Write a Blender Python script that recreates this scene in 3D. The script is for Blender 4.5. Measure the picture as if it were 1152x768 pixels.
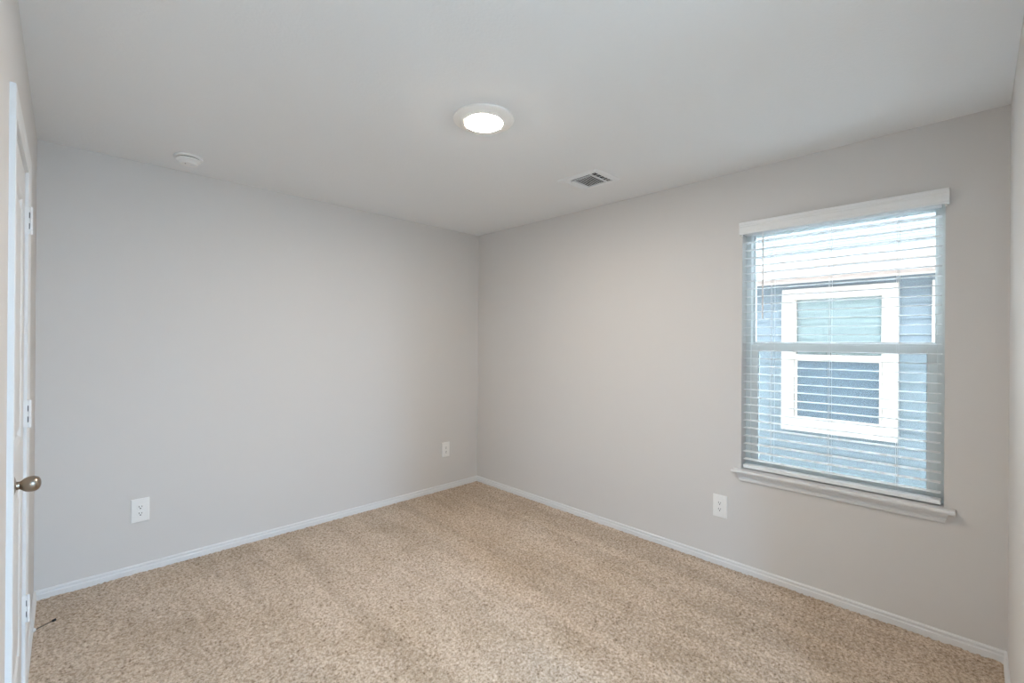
import bpy, bmesh, math, random
import numpy as np
from mathutils import Matrix, Vector, Euler
for o in list(bpy.data.objects): bpy.data.objects.remove(o)
SC = bpy.context.scene; COL = SC.collection
random.seed(7); PI = math.pi

# ---------------------------------------------------------------- camera, world, lights, exposure
CAMP = (-2.94839, -3.4914, 1.38523); YAW, PIT, ROL, FPX = 0.77566, 0.00073, 0.00717, 512.948
cd = bpy.data.cameras.new('camera'); cam = bpy.data.objects.new('camera', cd); COL.objects.link(cam)
fw = Vector((math.sin(YAW)*math.cos(PIT), math.cos(YAW)*math.cos(PIT), math.sin(PIT)))
rt = Vector((math.cos(YAW), -math.sin(YAW), 0)); up = rt.cross(fw)
c_, s_ = math.cos(ROL), math.sin(ROL)
r2 = c_*rt + s_*up; u2 = -s_*rt + c_*up
M = Matrix((r2, u2, -fw)).transposed().to_4x4(); M.translation = CAMP
cam.matrix_world = M
cd.sensor_width = 36; cd.lens = FPX/1152*36; cd.clip_start = 0.005; cd.clip_end = 200
SC.camera = cam

SKY = 15.5; LAMP = 324.0; FILLA = 166.0; FILLB = 254.0
VEIL = 24.0; SUN_EL = 37; SUN_AZ = 12
SKYC = (0.74, 0.86, 1.0, 1)
w = bpy.data.worlds.new('overcast_sky'); SC.world = w; w.use_nodes = True
bg = w.node_tree.nodes['Background']
bg.inputs[0].default_value = SKYC
nt_ = w.node_tree                         # overcast sky, brighter around the veiled sun above the neighbour's roof
tc_ = nt_.nodes.new('ShaderNodeTexCoord'); dt_ = nt_.nodes.new('ShaderNodeVectorMath'); dt_.operation = 'DOT_PRODUCT'
sd_ = Vector((math.cos(math.radians(SUN_EL))*math.cos(math.radians(SUN_AZ)), math.cos(math.radians(SUN_EL))*math.sin(math.radians(SUN_AZ)), math.sin(math.radians(SUN_EL))))
dt_.inputs[1].default_value = sd_; nt_.links.new(tc_.outputs['Generated'], dt_.inputs[0])
def mth(op, a, b):
    n = nt_.nodes.new('ShaderNodeMath'); n.operation = op
    for i, x in enumerate((a, b)):
        if hasattr(x, 'is_linked'): nt_.links.new(x, n.inputs[i])
        else: n.inputs[i].default_value = x
    return n.outputs[0]
lobe = mth('POWER', mth('MAXIMUM', dt_.outputs['Value'], 0.0), 8.0)
nt_.links.new(mth('ADD', mth('MULTIPLY', lobe, VEIL), SKY), bg.inputs[1])
vs = SC.view_settings; vs.view_transform = 'Standard'; vs.look = 'None'; vs.gamma = 1; vs.use_curve_mapping = False
vs.exposure = 0.09
SC.cycles.use_denoising = True
SC.cycles.max_bounces = 14; SC.cycles.diffuse_bounces = 10; SC.cycles.transparent_max_bounces = 24
SC.cycles.sample_clamp_indirect = 40

# ---------------------------------------------------------------- helpers
def link(name, me, parent=None, loc=None):
    o = bpy.data.objects.new(name, me); COL.objects.link(o)
    if parent: o.parent = parent
    if loc: o.location = loc
    return o
def tag(o, label, cat, group=None):
    o['label'] = label; o['category'] = cat
    if group: o['group'] = group
    return o
def struct(o, label=None):
    o['kind'] = 'structure'
    if label: o['label'] = label
    return o
def empty(name, loc=(0, 0, 0), rz=0, parent=None):
    o = bpy.data.objects.new(name, None); COL.objects.link(o)
    o.location = loc; o.rotation_euler = (0, 0, rz); o.empty_display_size = .1
    if parent: o.parent = parent
    return o
class MB:
    def __init__(s): s.v = []; s.f = []
    def add(s, v, f):
        n = len(s.v); s.v += [tuple(p) for p in v]; s.f += [tuple(i+n for i in q) for q in f]; return s
    def box(s, a, b):
        x0, x1 = sorted((a[0], b[0])); y0, y1 = sorted((a[1], b[1])); z0, z1 = sorted((a[2], b[2]))
        return s.add([(x0,y0,z0),(x1,y0,z0),(x1,y1,z0),(x0,y1,z0),(x0,y0,z1),(x1,y0,z1),(x1,y1,z1),(x0,y1,z1)],
                     [(0,3,2,1),(4,5,6,7),(0,1,5,4),(1,2,6,5),(2,3,7,6),(3,0,4,7)])
    def prism(s, A, B, caps=True):            # two matching loops of 3-D points
        n = len(A); f = [(i, (i+1) % n, n+(i+1) % n, n+i) for i in range(n)]
        if caps: f += [tuple(range(n-1, -1, -1)), tuple(range(n, 2*n))]
        return s.add(list(A)+list(B), f)
    def extr(s, prof, fn, a, b):              # fn(u, v, t) -> 3-D
        return s.prism([fn(u, v, a) for u, v in prof], [fn(u, v, b) for u, v in prof])
    def lathe(s, prof, n=48, M=None):          # prof = [(r, z)], ends closed
        v = []; f = []; m = len(prof)
        for r, z in prof:
            for k in range(n):
                a = 2*PI*k/n; p = Vector((r*math.cos(a), r*math.sin(a), z)); v.append(M @ p if M else p)
        for j in range(m-1):
            for k in range(n):
                f.append((j*n+k, j*n+(k+1) % n, (j+1)*n+(k+1) % n, (j+1)*n+k))
        f.append(tuple(range(n-1, -1, -1))); f.append(tuple((m-1)*n+k for k in range(n)))
        return s.add(v, f)
    def tube(s, pts, r, n=8):
        pts = [Vector(p) for p in pts]; v = []; f = []
        for i, p in enumerate(pts):
            t = (pts[min(i+1, len(pts)-1)] - pts[max(i-1, 0)]).normalized()
            a = t.orthogonal().normalized() if i == 0 else (pa - t*pa.dot(t)).normalized()
            pa = a; b = t.cross(a)
            rr = r[i] if isinstance(r, (list, tuple)) else r
            for k in range(n):
                q = 2*PI*k/n; v.append(p + (a*math.cos(q) + b*math.sin(q))*rr)
        for i in range(len(pts)-1):
            for k in range(n): f.append((i*n+k, i*n+(k+1) % n, (i+1)*n+(k+1) % n, (i+1)*n+k))
        f.append(tuple(range(n-1, -1, -1))); f.append(tuple((len(pts)-1)*n+k for k in range(n)))
        return s.add(v, f)
    def obj(s, name, mat, parent=None, smooth=False, bevel=0, loc=None, ang=35):
        me = bpy.data.meshes.new(name); me.from_pydata(s.v, [], s.f)
        bm = bmesh.new(); bm.from_mesh(me); bmesh.ops.recalc_face_normals(bm, faces=bm.faces)
        if bevel: bmesh.ops.bevel(bm, geom=[e for e in bm.edges if e.calc_face_angle(0) > .5], offset=bevel, segments=2, profile=.6, affect='EDGES', clamp_overlap=True)
        bm.to_mesh(me); bm.free()
        if smooth:
            for p in me.polygons: p.use_smooth = True
            me.set_sharp_from_angle(angle=math.radians(ang))
        me.materials.append(mat)
        return link(name, me, parent, loc)

# ---------------------------------------------------------------- materials
def mat(name, col, rough=.6, metal=0, spec=.3):
    m = bpy.data.materials.new(name); m.use_nodes = True; b = m.node_tree.nodes['Principled BSDF']
    b.inputs['Base Color'].default_value = (*col, 1); b.inputs['Roughness'].default_value = rough
    b.inputs['Metallic'].default_value = metal; b.inputs['Specular IOR Level'].default_value = spec
    return m
def N(m, t, **k):
    n = m.node_tree.nodes.new(t)
    for a, v in k.items(): setattr(n, a, v)
    return n
def bump(m, scale, strength, dist=.002, detail=3):
    nt = m.node_tree; b = nt.nodes['Principled BSDF']
    tc = N(m, 'ShaderNodeTexCoord'); no = N(m, 'ShaderNodeTexNoise'); bu = N(m, 'ShaderNodeBump')
    no.inputs['Scale'].default_value = scale; no.inputs['Detail'].default_value = detail
    bu.inputs['Strength'].default_value = strength; bu.inputs['Distance'].default_value = dist
    nt.links.new(tc.outputs['Object'], no.inputs['Vector']); nt.links.new(no.outputs['Fac'], bu.inputs['Height'])
    nt.links.new(bu.outputs['Normal'], b.inputs['Normal'])
    return m
WALL = bump(mat('wall_paint', (.66, .643, .628), .75), 160, .25, .001)
CEIL = bump(mat('ceiling_paint', (.805, .82, .835), .85), 90, .5, .002)
TRIM = bump(mat('white_trim_paint', (.73, .735, .74), .4), 40, .05, .001)
DOORM = bump(mat('white_door_paint', (.74, .745, .75), .42), 120, .08, .001)
VINYL = bump(mat('white_vinyl', (.72, .76, .76), .4), 30, .03, .001)
BLIND = bump(mat('white_faux_wood', (.82, .84, .85), .45), 60, .05, .0005)
PLAST = bump(mat('white_plastic', (.84, .84, .83), .35), 60, .02, .0005)
CORD = mat('white_cord', (.80, .82, .84), .7)
DARK = mat('dark_gap', (.02, .022, .025), .7)
NICK = bump(mat('brushed_nickel', (.34, .29, .24), .3, 1.0), 200, .03, .0003)
BLACK = mat('black_rubber', (.015, .015, .016), .5)
STEEL = mat('dark_steel_rod', (.10, .095, .09), .4, .8)
REG = bump(mat('white_register_enamel', (.80, .82, .84), .35), 60, .02, .0005)
DUCT = mat('duct_shade', (.016, .020, .026), .8)
RING = bump(mat('warm_white_light_trim', (.92, .90, .87), .5), 60, .02, .0005)

def carpet_mat():
    m = mat('tan_carpet', (.5, .4, .3), .95, 0, .1); nt = m.node_tree; b = nt.nodes['Principled BSDF']
    tc = N(m, 'ShaderNodeTexCoord')
    n1 = N(m, 'ShaderNodeTexNoise'); n1.inputs['Scale'].default_value = 75; n1.inputs['Detail'].default_value = 4; n1.inputs['Roughness'].default_value = .75
    n2 = N(m, 'ShaderNodeTexNoise'); n2.inputs['Scale'].default_value = 2.2; n2.inputs['Detail'].default_value = 3; n2.inputs['Distortion'].default_value = .8
    r1 = N(m, 'ShaderNodeValToRGB'); e = r1.color_ramp.elements
    e[0].position = .30; e[0].color = (.13, .085, .05, 1); e[1].position = .68; e[1].color = (.76, .66, .56, 1)
    x = e.new(.41); x.color = (.39, .30, .22, 1); x = e.new(.52); x.color = (.55, .45, .355, 1)
    # vacuum tracks: long soft streaks in the pile
    mp = N(m, 'ShaderNodeMapping'); mp.inputs['Rotation'].default_value = (0, 0, .45); mp.inputs['Scale'].default_value = (6.0, .8, 1)
    n3 = N(m, 'ShaderNodeTexNoise'); n3.inputs['Scale'].default_value = 1.0; n3.inputs['Detail'].default_value = 2; n3.inputs['Distortion'].default_value = .5
    r3 = N(m, 'ShaderNodeValToRGB'); h = r3.color_ramp.elements
    h[0].position = .42; h[0].color = (.91, .905, .895, 1); h[1].position = .55; h[1].color = (1.04, 1.04, 1.04, 1)
    mx3 = N(m, 'ShaderNodeMix', data_type='RGBA', blend_type='MULTIPLY'); mx3.inputs[0].default_value = 1
    r2 = N(m, 'ShaderNodeValToRGB'); f = r2.color_ramp.elements
    f[0].position = .35; f[0].color = (.93, .91, .88, 1); f[1].position = .62; f[1].color = (1.04, 1.04, 1.05, 1)
    mx = N(m, 'ShaderNodeMix', data_type='RGBA', blend_type='MULTIPLY'); mx.inputs[0].default_value = 1
    L = nt.links.new
    L(tc.outputs['Object'], n1.inputs['Vector']); L(tc.outputs['Object'], n2.inputs['Vector'])
    L(n1.outputs['Fac'], r1.inputs['Fac']); L(n2.outputs['Fac'], r2.inputs['Fac'])
    L(r1.outputs[0], mx.inputs[6]); L(r2.outputs[0], mx.inputs[7]); L(tc.outputs['Object'], mp.inputs[0]); L(mp.outputs[0], n3.inputs['Vector']); L(n3.outputs['Fac'], r3.inputs['Fac'])
    L(mx.outputs[2], mx3.inputs[6]); L(r3.outputs[0], mx3.inputs[7]); L(mx3.outputs[2], b.inputs['Base Color'])
    b.inputs['Sheen Weight'].default_value = .15
    return m
CARPET = carpet_mat()
def glass_mat(name, tint, refl=1.0):
    m = bpy.data.materials.new(name); m.use_nodes = True; nt = m.node_tree; nt.nodes.clear()
    o = N(m, 'ShaderNodeOutputMaterial'); t = N(m, 'ShaderNodeBsdfTransparent'); g = N(m, 'ShaderNodeBsdfGlossy')
    fr = N(m, 'ShaderNodeFresnel'); fr.inputs[0].default_value = 1.5; mx = N(m, 'ShaderNodeMixShader')
    t.inputs[0].default_value = (*tint, 1); g.inputs['Roughness'].default_value = .02
    nt.links.new(fr.outputs[0], mx.inputs[0]); nt.links.new(t.outputs[0], mx.inputs[1]); nt.links.new(g.outputs[0], mx.inputs[2])
    nt.links.new(mx.outputs[0], o.inputs[0]); return m
GLASS = glass_mat('window_glass', (.95, .985, .98))
def mesh_mat(name, col, op):
    m = bpy.data.materials.new(name); m.use_nodes = True; nt = m.node_tree; nt.nodes.clear()
    o = N(m, 'ShaderNodeOutputMaterial'); t = N(m, 'ShaderNodeBsdfTransparent'); d = N(m, 'ShaderNodeBsdfDiffuse')
    d.inputs[0].default_value = (*col, 1); mx = N(m, 'ShaderNodeMixShader'); mx.inputs[0].default_value = op
    nt.links.new(t.outputs[0], mx.inputs[1]); nt.links.new(d.outputs[0], mx.inputs[2]); nt.links.new(mx.outputs[0], o.inputs[0]); return m
SCREEN = mesh_mat('insect_screen_mesh', (.30, .34, .34), .16)
NSCREEN = mesh_mat('dark_screen_mesh', (.10, .125, .15), .62)
def emit(name, col, s):
    m = bpy.data.materials.new(name); m.use_nodes = True; b = m.node_tree.nodes['Principled BSDF']
    b.inputs['Base Color'].default_value = (.9, .9, .9, 1); b.inputs['Emission Color'].default_value = (*col, 1); b.inputs['Emission Strength'].default_value = s
    return m
LENS = emit('glowing_lens', (1.0, .88, .74), LAMP)
SIDING = bump(mat('blue_grey_siding', (.105, .122, .132), .6), 25, .15, .002)
NTRIM = bump(mat('cream_exterior_trim', (.56, .43, .37), .55), 30, .05, .001)
NWHITE = bump(mat('white_exterior_trim', (.44, .375, .325), .5), 30, .05, .001)
NBLIND = bump(mat('pale_mint_blind', (.30, .325, .315), .6), 30, .05, .001)
ROOFM = bump(mat('pale_shingle', (.055, .055, .055), .9), 60, .5, .004)
STUCCO = bump(mat('exterior_house_wall', (.45, .42, .38), .8), 60, .3, .003)
GRASS = bump(mat('side_yard_gravel', (.24, .225, .21), .9), 50, .8, .02)

# ---------------------------------------------------------------- room shell
L, W, H = 3.0591, 3.5909, 2.44
T = .12                                  # wall thickness
OX = -1.62                               # the hall opening in the front wall: x from -L to OX
HX = -6.6                                  # and its side
HY = -7.6                               # far end of the hall
# window opening
WY0, WY1, WZ0, WZ1 = -3.386, -2.487, .603, 2.105
# door opening
DY0, DY1, DZ = -1.598, -.936, 2.018

def floor():
    rng = np.random.default_rng(3)
    nx, ny = 430, 500
    xs = np.linspace(-L, 0, nx); ys = np.linspace(-W-.06, 0, ny)
    X, Y = np.meshgrid(xs, ys, indexing='ij')
    X = X + rng.uniform(-.0025, .0025, X.shape); Y = Y + rng.uniform(-.0025, .0025, Y.shape)
    Z = -.009*rng.random(X.shape)**1.4
    V = np.stack([X, Y, Z], -1).reshape(-1, 3)
    i, j = np.meshgrid(np.arange(nx-1), np.arange(ny-1), indexing='ij')
    a = (i*ny+j).ravel(); F = np.stack([a, a+ny, a+ny+1, a+1], -1)
    # hall, coarser
    n0 = len(V); mx, my = 110, 90
    X2, Y2 = np.meshgrid(np.linspace(HX, OX+.4, mx), np.linspace(HY, -W-.058, my), indexing='ij')
    V2 = np.stack([X2, Y2, -.006*rng.random(X2.shape)], -1).reshape(-1, 3)
    i, j = np.meshgrid(np.arange(mx-1), np.arange(my-1), indexing='ij')
    a = (i*my+j).ravel()+n0; F2 = np.stack([a, a+my, a+my+1, a+1], -1)
    V = np.concatenate([V, V2]); F = np.concatenate([F, F2])
    me = bpy.data.meshes.new('floor'); me.vertices.add(len(V)); me.vertices.foreach_set('co', V.ravel())
    me.loops.add(F.size); me.loops.foreach_set('vertex_index', F.ravel().astype(np.int32))
    me.polygons.add(len(F)); me.polygons.foreach_set('loop_start', np.arange(0, F.size, 4, dtype=np.int32))
    me.polygons.foreach_set('use_smooth', np.ones(len(F), bool))
    me.update(calc_edges=True); me.validate(); me.materials.append(CARPET)
    return link('floor', me)
struct(floor(), 'tan speckled cut-pile carpet with faint vacuum marks')

struct(MB().box((HX-T, HY-T, H), (.16, T, H+.18)).obj('ceiling', CEIL), 'white textured ceiling')
struct(MB().box((-L-T, 0, -.02), (.16, T, H)).obj('wall_back', WALL), 'plain warm grey painted wall')
# right wall, with the window opening
struct(MB().box((0, -W-T, -.02), (.16, WY0, H)).box((0, WY1, -.02), (.16, 0, H)).box((0, WY0, -.02), (.16, WY1, WZ0)).box((0, WY0, WZ1), (.16, WY1, H)).obj('wall_right', WALL), 'warm grey painted wall around the window')
# left wall, with the door opening
struct(MB().box((-L-T, -W-T, -.02), (-L, DY0-.018, H)).box((-L-T, DY1+.018, -.02), (-L, 0, H)).box((-L-T, DY0-.018, DZ+.018), (-L, DY1+.018, H)).obj('wall_left', WALL), 'warm grey painted wall around the white door')
struct(MB().box((OX, -W-T, -.02), (0, -W, H)).obj('wall_front', WALL), 'sliver of wall beside the window corner')
struct(MB().box((OX+.4, HY-T, -.02), (OX+.4+T, -W-T, H)).obj('wall_hall_side', WALL))
struct(MB().box((HX-T, HY-T, -.02), (OX+.4, HY, H)).obj('wall_hall_end', WALL))
struct(MB().box((HX-T, HY, -.02), (HX, -W-T, H)).obj('wall_hall_far_side', WALL))
struct(MB().box((HX-T, -W-T, -.02), (-L-T, -W, H)).obj('wall_hall_near', WALL))
# baseboards: two-step profile (distance from wall, height)
BP = [(0, -.012), (.0125, -.012), (.0125, .023), (.0075, .028), (.0065, .0325), (.0105, .035), (.0105, .041), (.007, .046), (.003, .0475), (0, .0475)]
def base(name, fn, a, b): return struct(MB().extr(BP, fn, a, b).obj(name, TRIM))
base('baseboard_back', lambda u, v, t: (t, -u, v), -L, 0)
base('baseboard_right', lambda u, v, t: (-u, t, v), -W, 0)
base('baseboard_front', lambda u, v, t: (t, -W+u, v), OX, 0)
mb = MB(); fl = lambda u, v, t: (-L+u, t, v)
mb.extr(BP, fl, DY1+.062, 0); mb.extr(BP, fl, -W-T, DY0-.062)
struct(mb.obj('baseboard_left', TRIM))

# ---------------------------------------------------------------- door in the left wall
d = struct(empty('door_1', (-L, (DY0+DY1)/2, 0)), 'white two-panel door with nickel knob, hinged on the far side')
cy = (DY0+DY1)/2
def dobj(mb, name, m, parent=d, **k):
    o = mb.obj(name, m, parent, **k); o.matrix_parent_inverse = parent_inv(parent); return o
def parent_inv(p):
    m = Matrix.Translation(p.location) if not p.parent else None
    return (m if m else Matrix()).inverted()
def door_slab():
    """panelled face: x is the height of the face over x0"""
    x0 = -L-.001; y0, y1 = DY0+.003, DY1-.003; z0, z1 = .012, DZ-.003
    mb = MB(); P = [(.22, .86), (1.02, 1.90)]; py0, py1 = y0+.105, y1-.105
    def q(a, b, c, e, x): mb.add([(x, a, c), (x, b, c), (x, b, e), (x, a, e)], [(0, 1, 2, 3)])
    q(y0, py0, z0, z1, x0); q(py1, y1, z0, z1, x0)
    q(py0, py1, z0, P[0][0], x0); q(py0, py1, P[0][1], P[1][0], x0); q(py0, py1, P[1][1], z1, x0)
    for a, b in P:
        rings = [(0, 0), (.006, -.002), (.014, -.010), (.024, -.010), (.050, -.003), (.060, -.002)]
        vv = []
        for ins, dx in rings:
            vv += [(x0+dx, py0+ins, a+ins), (x0+dx, py1-ins, a+ins), (x0+dx, py1-ins, b-ins), (x0+dx, py0+ins, b-ins)]
        ff = [(r*4+k, r*4+(k+1) % 4, r*4+4+(k+1) % 4, r*4+4+k) for r in range(len(rings)-1) for k in range(4)]
        n = len(rings)*4; ff.append((n-4, n-3, n-2, n-1)); mb.add(vv, ff)
    xb = x0-.035
    mb.add([(x0, y0, z0), (x0, y1, z0), (x0, y1, z1), (x0, y0, z1), (xb, y0, z0), (xb, y1, z0), (xb, y1, z1), (xb, y0, z1)],
           [(0, 1, 5, 4), (1, 2, 6, 5), (2, 3, 7, 6), (3, 0, 4, 7), (4, 5, 6, 7)])
    return mb
dobj(door_slab(), 'door_slab', DOORM)
# jamb
j = MB()
for a, b in ((DY0-.0179, DY0), (DY1, DY1+.0179)): j.box((-L-T+.001, a, 0), (-L-.0002, b, DZ))
j.box((-L-T+.001, DY0-.0179, DZ), (-L-.0002, DY1+.0179, DZ+.0179)); j.box((-L-.055, DY0, 0), (-L-.038, DY0+.012, DZ)).box((-L-.055, DY1-.012, 0), (-L-.038, DY1, DZ)).box((-L-.055, DY0, DZ-.012), (-L-.038, DY1, DZ))
dobj(j, 'jamb', TRIM)
# casing: profile (across, out), inner edge at across = 0
CP = [(0, 0), (0, .008), (.006, .0105), (.014, .0105), (.020, .0125), (.044, .0138), (.053, .0138), (.057, .0118), (.057, 0)]
cas = MB(); rv = .004
def cloop(y, z, sy, sz): return [(-L+o, y+sy*a, z+sz*a) for a, o in CP]
ch = [cloop(DY0-rv, 0, -1, 0), cloop(DY0-rv, DZ+rv, -1, 1), cloop(DY1+rv, DZ+rv, 1, 1), cloop(DY1+rv, 0, 1, 0)]
for A, B in zip(ch, ch[1:]): cas.prism(A, B)
dobj(cas, 'casing', TRIM)
# hinges, painted white
for z in (1.836, 1.096, .350):
    h = empty('hinge', (-L, DY1, z)); h.parent = d; h.matrix_parent_inverse = Matrix.Translation(d.location).inverted()
    mb = MB(); hx, hy = .0163, -.009
    for k in range(5):
        a = -.051+k*.0204; mb.lathe([(.0044, a+.0003), (.0048, a+.0008), (.0048, a+.0194), (.0044, a+.0200)], 16, Matrix.Translation((hx, hy, 0)))
    mb.lathe([(.0015, -.0535), (.0034, -.053), (.0034, -.051)], 12, Matrix.Translation((hx, hy, 0)))
    mb.lathe([(.0034, .051), (.0034, .053), (.0015, .0535)], 12, Matrix.Translation((hx, hy, 0)))
    mb.obj('barrel', DOORM, h, smooth=True)
    MB().box((-.0012, hy-.0035, -.052), (.0122, hy-.0012, .052)).obj('leaf', DOORM, h, bevel=.0008)
    g = MB()
    for c in (-.021, .021): g.box((.0103, hy-.0038, c-.011), (.0125, hy-.0034, c+.011))
    g.obj('gap', DARK, h)
# knob
kn = empty('door_knob', (-L-.001, DY0+.083, .951)); kn.parent = d; kn.matrix_parent_inverse = Matrix.Translation(d.location).inverted()
RX = Matrix.Rotation(PI/2, 4, 'Y')      # lathe axis z -> +x
MB().lathe([(.0325, 0), (.0325, .004), (.030, .007), (.022, .010), (.015, .012)], 40, RX).obj('rose', NICK, kn, smooth=True)
MB().lathe([(.0135, .009), (.0120, .013), (.0115, .019), (.0135, .0215)], 32, RX).obj('neck', NICK, kn, smooth=True)
kp = []
for i in range(17):
    t = i/16; a = PI*t; kp.append((max(.0015, .0232*math.sin(a)**.85*(1+.13*math.cos(a+PI))), .0175+.0232*(1-math.cos(a))))
MB().lathe(kp, 40, RX).obj('knob', NICK, kn, smooth=True, ang=60)
# door stop on the baseboard
ds = tag(empty('door_stop', (-L+.0125, -.42, .026)), 'thin dark door stop with black tip sticking out of the baseboard', 'door stop')
dirv = Vector((1, .10, .25)).normalized()
MB().lathe([(.010, 0), (.010, .003), (.006, .008), (.004, .010)], 20, RX).obj('base', TRIM, ds, smooth=True)
pts = [Vector((.006, 0, 0)) + dirv*(.060*i/80) + Vector((0, .0022*math.cos(i*1.2), .0022*math.sin(i*1.2))) for i in range(81)]
MB().tube(pts, .0011, 6).obj('spring', STEEL, ds, smooth=True)
e = Vector((.006, 0, 0)) + dirv*.058
MB().tube([e, e+dirv*.002, e+dirv*.012, e+dirv*.015], [.004, .0058, .0058, .004], 14).obj('tip', BLACK, ds, smooth=True)

# ---------------------------------------------------------------- window in the right wall
wn = struct(empty('window_1', (0, (WY0+WY1)/2, WZ0)), 'single-hung white vinyl window with painted sill')
IW = Matrix.Translation(wn.location).inverted()
def wobj(mb, name, m, parent=wn, **k):
    o = mb.obj(name, m, parent, **k)
    if parent is wn: o.matrix_parent_inverse = IW
    return o
def ring(mb, x0, x1, y0, y1, z0, z1, l, r, b, t):
    mb.box((x0, y0, z0), (x1, y0+l, z1)); mb.box((x0, y1-r, z0), (x1, y1, z1))
    mb.box((x0, y0+l, z0), (x1, y1-r, z0+b)); mb.box((x0, y0+l, z1-t), (x1, y1-r, z1)); return mb
mb = ring(MB(), .072, .158, WY0+.001, WY1-.001, WZ0+.012, WZ1-.001, .028, .028, .02, .03)
wobj(mb, 'window_frame', VINYL, bevel=.002)
up_ = wobj(ring(MB(), .118, .146, WY0+.028, WY1-.028, 1.352, WZ1-.03, .008, .010, .046, .03), 'upper_sash', VINYL, bevel=.0015)
wobj(ring(MB(), .112, .118, WY0+.029, WY1-.029, 1.384, WZ1-.03, .011, .012, .013, .02), 'glazing_bead', VINYL, bevel=.001)
lo_ = wobj(ring(MB(), .082, .112, WY0+.028, WY1-.028, WZ0+.028, 1.379, .038, .038, .034, .040), 'lower_sash', VINYL, bevel=.002)
wobj(MB().box((.130, WY0+.03, 1.385), (.134, WY1-.03, WZ1-.05)), 'upper_pane', GLASS)
wobj(MB().box((.096, WY0+.06, WZ0+.055), (.100, WY1-.06, 1.345)), 'lower_pane', GLASS)
g = ring(MB(), .0935, .0955, WY0+.0655, WY1-.0655, WZ0+.0615, 1.3395, .0025, .0025, .002, .002)
wobj(g, 'gasket', DARK)
wobj(MB().box((.1495, WY0+.03, WZ0+.03), (.1500, WY1-.03, 1.36)), 'insect_screen', SCREEN)
lk = MB().box((.078, -2.96, 1.379), (.104, -2.905, 1.387)).box((.070, -2.945, 1.386), (.092, -2.915, 1.394))
wobj(lk, 'sash_lock', VINYL, bevel=.002)
# drywall returns are the wall itself; stool and apron
SZ = .622
st = [(-.045, SZ-.013), (-.0435, SZ-.017), (-.040, SZ-.019), (.070, SZ-.019), (.070, SZ), (-.040, SZ), (-.0435, SZ-.0015), (-.045, SZ-.006)]
mb = MB().extr([p for p in st], lambda u, v, t: (min(u, -.0005) if u < 0.05 else -.0005, t, v), -3.4255, -2.444)
mb.box((-.0005, WY0+.001, SZ-.0185), (.0725, WY1-.001, SZ))
wobj(mb, 'sill', TRIM)
ap = [(0, 0), (-.016, 0), (-.018, -.004), (-.017, -.014), (-.013, -.022), (-.012, -.030), (-.014, -.034), (-.013, -.046), (-.010, -.051), (0, -.051)]
A = [(u, -3.405 - v*.33, SZ-.019+v) for u, v in ap]; B = [(u, -2.4645 + v*.36, SZ-.019+v) for u, v in ap]
wobj(MB().prism(A, B), 'apron', TRIM)

# ---------------------------------------------------------------- blind
bl = tag(empty('window_blind', (.03, -2.934, SZ)), 'white two-inch slat blind lowered over the window, slats open flat', 'blind')
IB = Matrix.Translation(bl.location).inverted()
def bobj(mb, name, m, parent=bl, **k):
    o = mb.obj(name, m, parent, **k); o.matrix_parent_inverse = IB; return o
BY0, BY1 = -3.374, -2.497
vp = [(-.020, 2.0435), (-.026, 2.0435), (-.0275, 2.049), (-.0265, 2.056), (-.0275, 2.060), (-.0290, 2.066), (-.0290, 2.084), (-.0315, 2.090), (-.0300, 2.096), (-.0325, 2.102), (-.0325, 2.112), (-.030, 2.1155), (-.020, 2.1155)]
mb = MB().extr(vp, lambda u, v, t: (u, t, v), -3.399, -2.478)
for y in (-3.399, -2.484): mb.box((-.020, y, 2.0435), (-.0005, y+.006, 2.1155))
bobj(mb, 'valance', BLIND)
bobj(MB().box((-.004, BY0, 2.058), (.054, BY1, 2.098)), 'headrail', BLIND, bevel=.002)
SW = .0255; SX = .030
def slat_profile(th):
    n = 6; top = []; bot = []
    for i in range(n+1):
        t = -1+2*i/n; c = .0006*(1-t*t); top.append((t*SW, c+th/2*(1-.35*abs(t)**6))); bot.append((t*SW, c-th/2*(1-.35*abs(t)**6)))
    return top + bot[::-1]
sp = slat_profile(.0028)
tilt = math.radians(0.0)
me = None
for k in range(30):
    z = .684 + k*.04693
    if me is None:
        o = MB().extr(sp, lambda u, v, t: (u, t, v), BY0+2.934, BY1+2.934).obj('slat', BLIND, bl, smooth=True); me = o.data
    else:
        o = link('slat', me, bl)
    o.location = (0, random.uniform(-.0015, .0015), z-SZ+random.uniform(-.0008, .0008)); o.rotation_euler = (random.uniform(-.0006, .0006), tilt+random.uniform(-.004, .004), 0)
bobj(MB().extr([(-.026, .633), (-.024, .631), (.024, .631), (.026, .633), (.0255, .648), (.022, .6515), (-.022, .6515), (-.0255, .648)], lambda u, v, t: (SX+u, t, v), BY0, BY1), 'bottom_rail', BLIND, smooth=True, bevel=.0)
for y in (-2.652, -2.934, -3.2175):
    mb = MB()
    for x in (SX-SW-.0012, SX+SW+.0012):
        mb.tube([(x, y, 2.06), (x, y, .642)], .0008, 6)
    mb.tube([(SX-SW-.0028, y+.006, 2.06), (SX-SW-.0028, y+.006, .640)], .0007, 6)
    for k in range(30):
        z = .684+k*.04693-.0028; mb.tube([(SX-SW-.0012, y, z), (SX+SW+.0012, y, z)], .0006, 4)
    bobj(mb, 'ladder_cord', CORD, smooth=True)
    lp = [(SX-.0275-.001, y+.007*math.cos(a), .6425+.009*math.sin(a)) for a in [PI*(1+i/10) for i in range(11)]]
    bobj(MB().tube(lp, .0009, 6), 'cord_loop', CORD, smooth=True)
bobj(MB().tube([(-.008, -2.605, 2.06), (-.010, -2.605, 2.03), (-.010, -2.6055, 1.56), (-.010, -2.6055, 1.532)], [.0025, .0042, .0042, .0055], 10), 'tilt_wand', BLIND, smooth=True)
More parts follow.
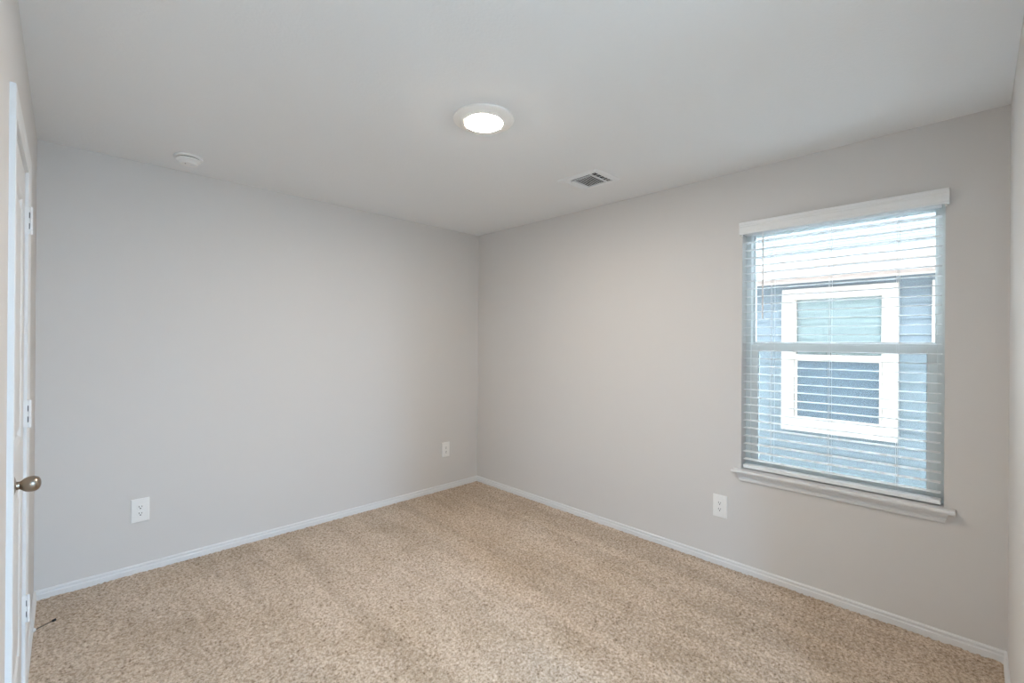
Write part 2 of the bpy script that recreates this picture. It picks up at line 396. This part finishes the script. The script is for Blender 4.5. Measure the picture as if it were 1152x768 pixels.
for y in (-2.4905, -3.3875):
    bobj(MB().box((-.020, y-.004, 2.034), (-.006, y+.004, 2.046)), 'valance_clip', PLAST, bevel=.002)

# ---------------------------------------------------------------- outlets (built facing -y, then turned)
def outlet(loc, rz, label):
    o = tag(empty('wall_outlet', loc, rz), label, 'outlet', 'duplex wall outlets')
    w_, h_ = .0855, .1385
    cpv = []
    rings = [(0, 0), (0, .0055), (.003, .0078), (.008, .0085)]
    for ins, dy in rings:
        cpv += [(-w_/2+ins, -dy, -h_/2+ins), (w_/2-ins, -dy, -h_/2+ins), (w_/2-ins, -dy, h_/2-ins), (-w_/2+ins, -dy, h_/2-ins)]
    ff = [(r*4+k, r*4+(k+1) % 4, r*4+4+(k+1) % 4, r*4+4+k) for r in range(3) for k in range(4)] + [(12, 13, 14, 15)]
    MB().add(cpv, ff).obj('cover_plate', PLAST, o, smooth=True, ang=25)
    for s in (-1, 1):
        pr = []
        for i in range(24):
            a = 2*PI*i/24; pr.append((max(-.0168, min(.0168, .0195*math.cos(a))), max(-.0142, min(.0142, .0165*math.sin(a))) + s*.0195))
        rc = MB().extr(pr, lambda u, v, t: (u, -t, v), .0075, .0105).obj('receptacle', PLAST, o, bevel=.0006)
        z = s*.0195
        g = MB().box((-.0078, -.0107, z-.001), (-.0050, -.0104, z+.0085)).box((.0050, -.0107, z), (.0078, -.0104, z+.0075))
        g.lathe([(.0034, .0104), (.0034, .0107)], 14, Matrix.Translation((0, 0, z-.0075)) @ Matrix.Rotation(PI/2, 4, 'X'))
        g.obj('slots', DARK, rc)
    MB().lathe([(.0036, .0080), (.0036, .0092), (.002, .0100)], 14, Matrix.Rotation(PI/2, 4, 'X')).obj('screw', PLAST, o, smooth=True)
    return o
outlet((-2.621, -.0002, .3665), 0, 'white duplex outlet low on the long back wall, on the side nearer the door')
outlet((-.390, -.0002, .369), 0, 'white duplex outlet low on the back wall close to the room corner')
outlet((-.0002, -2.366, .364), -PI/2, 'white duplex outlet on the window wall, below the end of the sill')

# ---------------------------------------------------------------- ceiling fittings (z measured down from the ceiling)
FL = Matrix.Scale(-1, 4, (0, 0, 1))
def disc_light(loc, label):
    o = tag(empty('ceiling_light', loc), label, 'ceiling light')
    MB().lathe([(.143, 0), (.1445, .003), (.143, .008), (.137, .0105), (.122, .0145), (.105, .0190), (.0945, .0212), (.0905, .0214), (.0885, .0200), (.0885, .010)], 72, FL).obj('trim_ring', RING, o, smooth=True, ang=50)
    MB().lathe([(.0882, .013), (.0882, .0212), (.0850, .0236), (.074, .0258), (.05, .0275), (.002, .0283)], 72, FL).obj('lens', LENS, o, smooth=True)
    return o
disc_light((-1.537, -1.850, H-.0002), 'lit round white disc light on the ceiling')
sd = tag(empty('smoke_detector', (-2.443, -.293, H-.0002)), 'small round white smoke detector on the ceiling', 'smoke detector')
MB().lathe([(.069, 0), (.070, .002), (.070, .009), (.067, .0115), (.05, .0115)], 56, FL).obj('base', PLAST, sd, smooth=True)
MB().lathe([(.056, .010), (.056, .0155)], 56, FL).obj('vent_gap', DARK, sd)
MB().lathe([(.055, .0150), (.0605, .0155), (.0610, .0185), (.0590, .0235), (.0530, .0275), (.0475, .0290), (.0450, .0330), (.0440, .0410), (.0410, .0445), (.002, .0455)], 56, FL).obj('cover', PLAST, sd, smooth=True)
MB().lathe([(.011, .043), (.011, .0462), (.009, .0470), (.001, .0475)], 24, Matrix.Translation((.018, -.012, 0)) @ FL).obj('test_button', REG, sd, smooth=True)
MB().lathe([(.0030, .0445), (.0030, .0460)], 10, Matrix.Translation((-.018, -.016, 0)) @ FL).obj('indicator', DARK, sd)

vt = tag(empty('ceiling_vent', (-.525, -1.720, H-.0002)), 'white rectangular louvred air vent on the ceiling', 'vent')
VX, VY = .130, .155
# frame ring: stamped flange with a raised inner lip
def rect_ring(mb, rs):
    v = []
    for hx, hy, z in rs: v += [(-hx, -hy, z), (hx, -hy, z), (hx, hy, z), (-hx, hy, z)]
    mb.add(v, [(r*4+k, r*4+(k+1) % 4, r*4+4+(k+1) % 4, r*4+4+k) for r in range(len(rs)-1) for k in range(4)]); return mb
mb = rect_ring(MB(), [(VX, VY, 0), (VX, VY, -.003), (VX-.006, VY-.006, -.0065), (VX-.030, VY-.030, -.010), (VX-.034, VY-.034, -.010), (VX-.036, VY-.036, -.001)])
mb.obj('flange', REG, vt)
MB().box((-.096, -.121, -.0012), (.096, .121, -.0006)).obj('duct_shade_plate', DUCT, vt)  # flat plate; the shade inside the duct is put into its dark colour
bm_ = MB()
def blade(mb, x0, x1, y, wdt, ang, th=.0009, z=-.0058):
    c, s = math.cos(ang)*wdt/2, math.sin(ang)*wdt/2
    p = []
    for t in (-1, -.4, .4, 1):
        p.append((y+c*t, z+s*t - .0009*(1-t*t)))
    pr = p + [(a, b+th) for a, b in p[::-1]]
    return mb.extr(pr, lambda u, v, t: (t, u, v), x0, x1)
for k in range(9):
    y = .062-k*.0157
    blade(MB(), -.066, .094, y, .0068, math.radians(12)).obj('blade', REG, vt)
for y in (-.085, -.099, -.113): blade(MB(), -.080, .094, y, .0075, math.radians(34)).obj('blade', REG, vt)
for y in (.083, .098, .113): blade(MB(), -.094, .094, y, .0165, math.radians(-22), z=-.0072).obj('blade', REG, vt)
MB().box((-.094, -.0785, -.0092), (.094, -.0735, -.002)).box((-.094, .0705, -.0092), (.094, .0745, -.002)).box((-.072, -.0735, -.0092), (-.067, .0705, -.002)).obj('divider', REG, vt)
for x in (-.046, -.008, .030, .064): MB().box((x-.0015, -.119, -.0062), (x+.0015, -.0785, -.003)).obj('crossbar', REG, vt)
lv = MB().box((-.088, .066, -.018), (-.083, .075, -.009)).obj('lever', REG, vt, bevel=.001)
for s in (-1, 1): MB().lathe([(.0035, .0075), (.0035, .0095), (.002, .0102)], 12, Matrix.Translation((0, s*(VY-.014), 0)) @ FL).obj('screw', REG, vt, smooth=True)

# ---------------------------------------------------------------- hall behind the camera: two cool fill lights added to brighten the room
for nm, e_, loc_ in (('fill_light_a', FILLA, (-4.7, -5.5, H-.03)), ('fill_light_b', FILLB, (-2.2, -6.3, H-.03))):
    la = bpy.data.lights.new(nm, 'AREA'); la.shape = 'DISK'; la.size = .45; la.energy = e_; la.color = (.465, .715, 1)
    lo = bpy.data.objects.new(nm, la); COL.objects.link(lo); lo.location = loc_

# ---------------------------------------------------------------- outside: the neighbouring house
struct(MB().box((.161, -12, -.60), (14, 9, -.35)).obj('ground', GRASS), 'strip of ground between the two houses')
nh = tag(empty('neighbouring_house', (2.7, -2.5, -.35)), 'blue-grey sided house with white-trimmed windows seen through the blind', 'house')
IN = Matrix.Translation(nh.location).inverted()
def nobj(mb, name, m, parent=nh, **k):
    o = mb.obj(name, m, parent, **k)
    if parent is nh: o.matrix_parent_inverse = IN
    return o
D = 2.7; NY0, NY1 = -7.5, 3.5; NZ = 2.073
wins = [(-2.973, -1.988), (-4.190, -3.2046)]
holes = [(a+.10, b-.10, .56, 1.87) for a, b in wins]
# lap siding, its boards pieced around the two windows
mb = MB(); z = -.35; p_ = .152
while z < NZ:
    z2 = min(z+p_, NZ); cuts = [NY0]
    segs = [(NY0, NY1)]
    for a, b, za, zb in holes:
        if z2 > za+.02 and z < zb-.02:
            n = []
            for s0, s1 in segs:
                if b <= s0 or a >= s1: n.append((s0, s1))
                else: n += [(s0, a), (b, s1)]
            segs = n
    for s0, s1 in segs:
        mb.extr([(D, z), (D+.05, z), (D+.05, z2), (D+.012, z2)], lambda u, v, t: (u, t, v), s0, s1)
    z += p_
nobj(mb, 'siding', SIDING)
for a, b in wins:
    fr = nobj(ring(MB(), D-.022, D+.03, a, b, .454, 1.975, .115, .118, .125, .113), 'window_trim', NWHITE, bevel=.002)
    nobj(ring(MB(), D+.006, D+.06, a+.113, b-.113, .572, 1.864, .018, .018, .03, .004).box((D-.004, a+.113, 1.205), (D+.05, b-.113, 1.272)), 'window_frame', NWHITE, fr)
    nobj(ring(MB(), D+.0, D+.05, a+.125, b-.125, .59, 1.215, .020, .020, .02, .012), 'lower_sash', NWHITE, fr)
    nobj(MB().box((D+.035, a+.12, .58), (D+.039, b-.12, 1.862)), 'pane', GLASS, fr)
    nobj(MB().box((D+.018, a+.14, .60), (D+.0185, b-.14, 1.212)), 'screen', NSCREEN, fr)
    mb = MB()
    for k in range(24):
        z = .585+k*.0535; mb.extr([(.075, z), (.078, z), (.106, z+.058), (.103, z+.058)], lambda u, v, t: (D+u, t, v), a+.117, b-.117)
    nobj(mb, 'blind', NBLIND, fr)
    nobj(MB().box((D+.12, a+.05, .5), (D+.14, b-.05, 1.9)), 'backing', DARK, fr)
nobj(MB().box((D-.40, NY0, NZ-.012), (D+.05, NY1, NZ)), 'soffit', NTRIM)
nobj(MB().box((D-.022, NY0, NZ-.034), (D, NY1, NZ-.012)), 'crown_trim', NWHITE)
nobj(MB().box((D-.42, NY0, NZ-.02), (D-.40, NY1, NZ+.125)), 'fascia', NTRIM)
nobj(MB().extr([(D-.42, NZ+0.065), (D-.49, NZ+0.065), (D-.50, NZ+0.075), (D-.515, NZ+0.110), (D-.535, NZ+0.125), (D-.535, NZ+0.155), (D-.525, NZ+0.155), (D-.525, NZ+0.130), (D-.505, NZ+0.115), (D-.485, NZ+0.075), (D-.425, NZ+0.075), (D-.42, NZ+0.150)], lambda u, v, t: (u, t, v), NY0, NY1), 'gutter', NWHITE)
mb = MB(); sl = .45
for k in range(26):
    x = D-.47+k*.14; z = NZ+.125+(x-D+.47)*sl
    mb.extr([(x, z), (x+.16, z+.16*sl-.004), (x+.16, z+.16*sl-.02), (x, z-.012)], lambda u, v, t: (u, t, v), NY0, NY1)
nobj(mb, 'roof', ROOFM)
# our own eave above the window
struct(MB().box((.161, HY-.5, 2.50), (.40, .6, 2.62)).obj('trim_1', NWHITE))
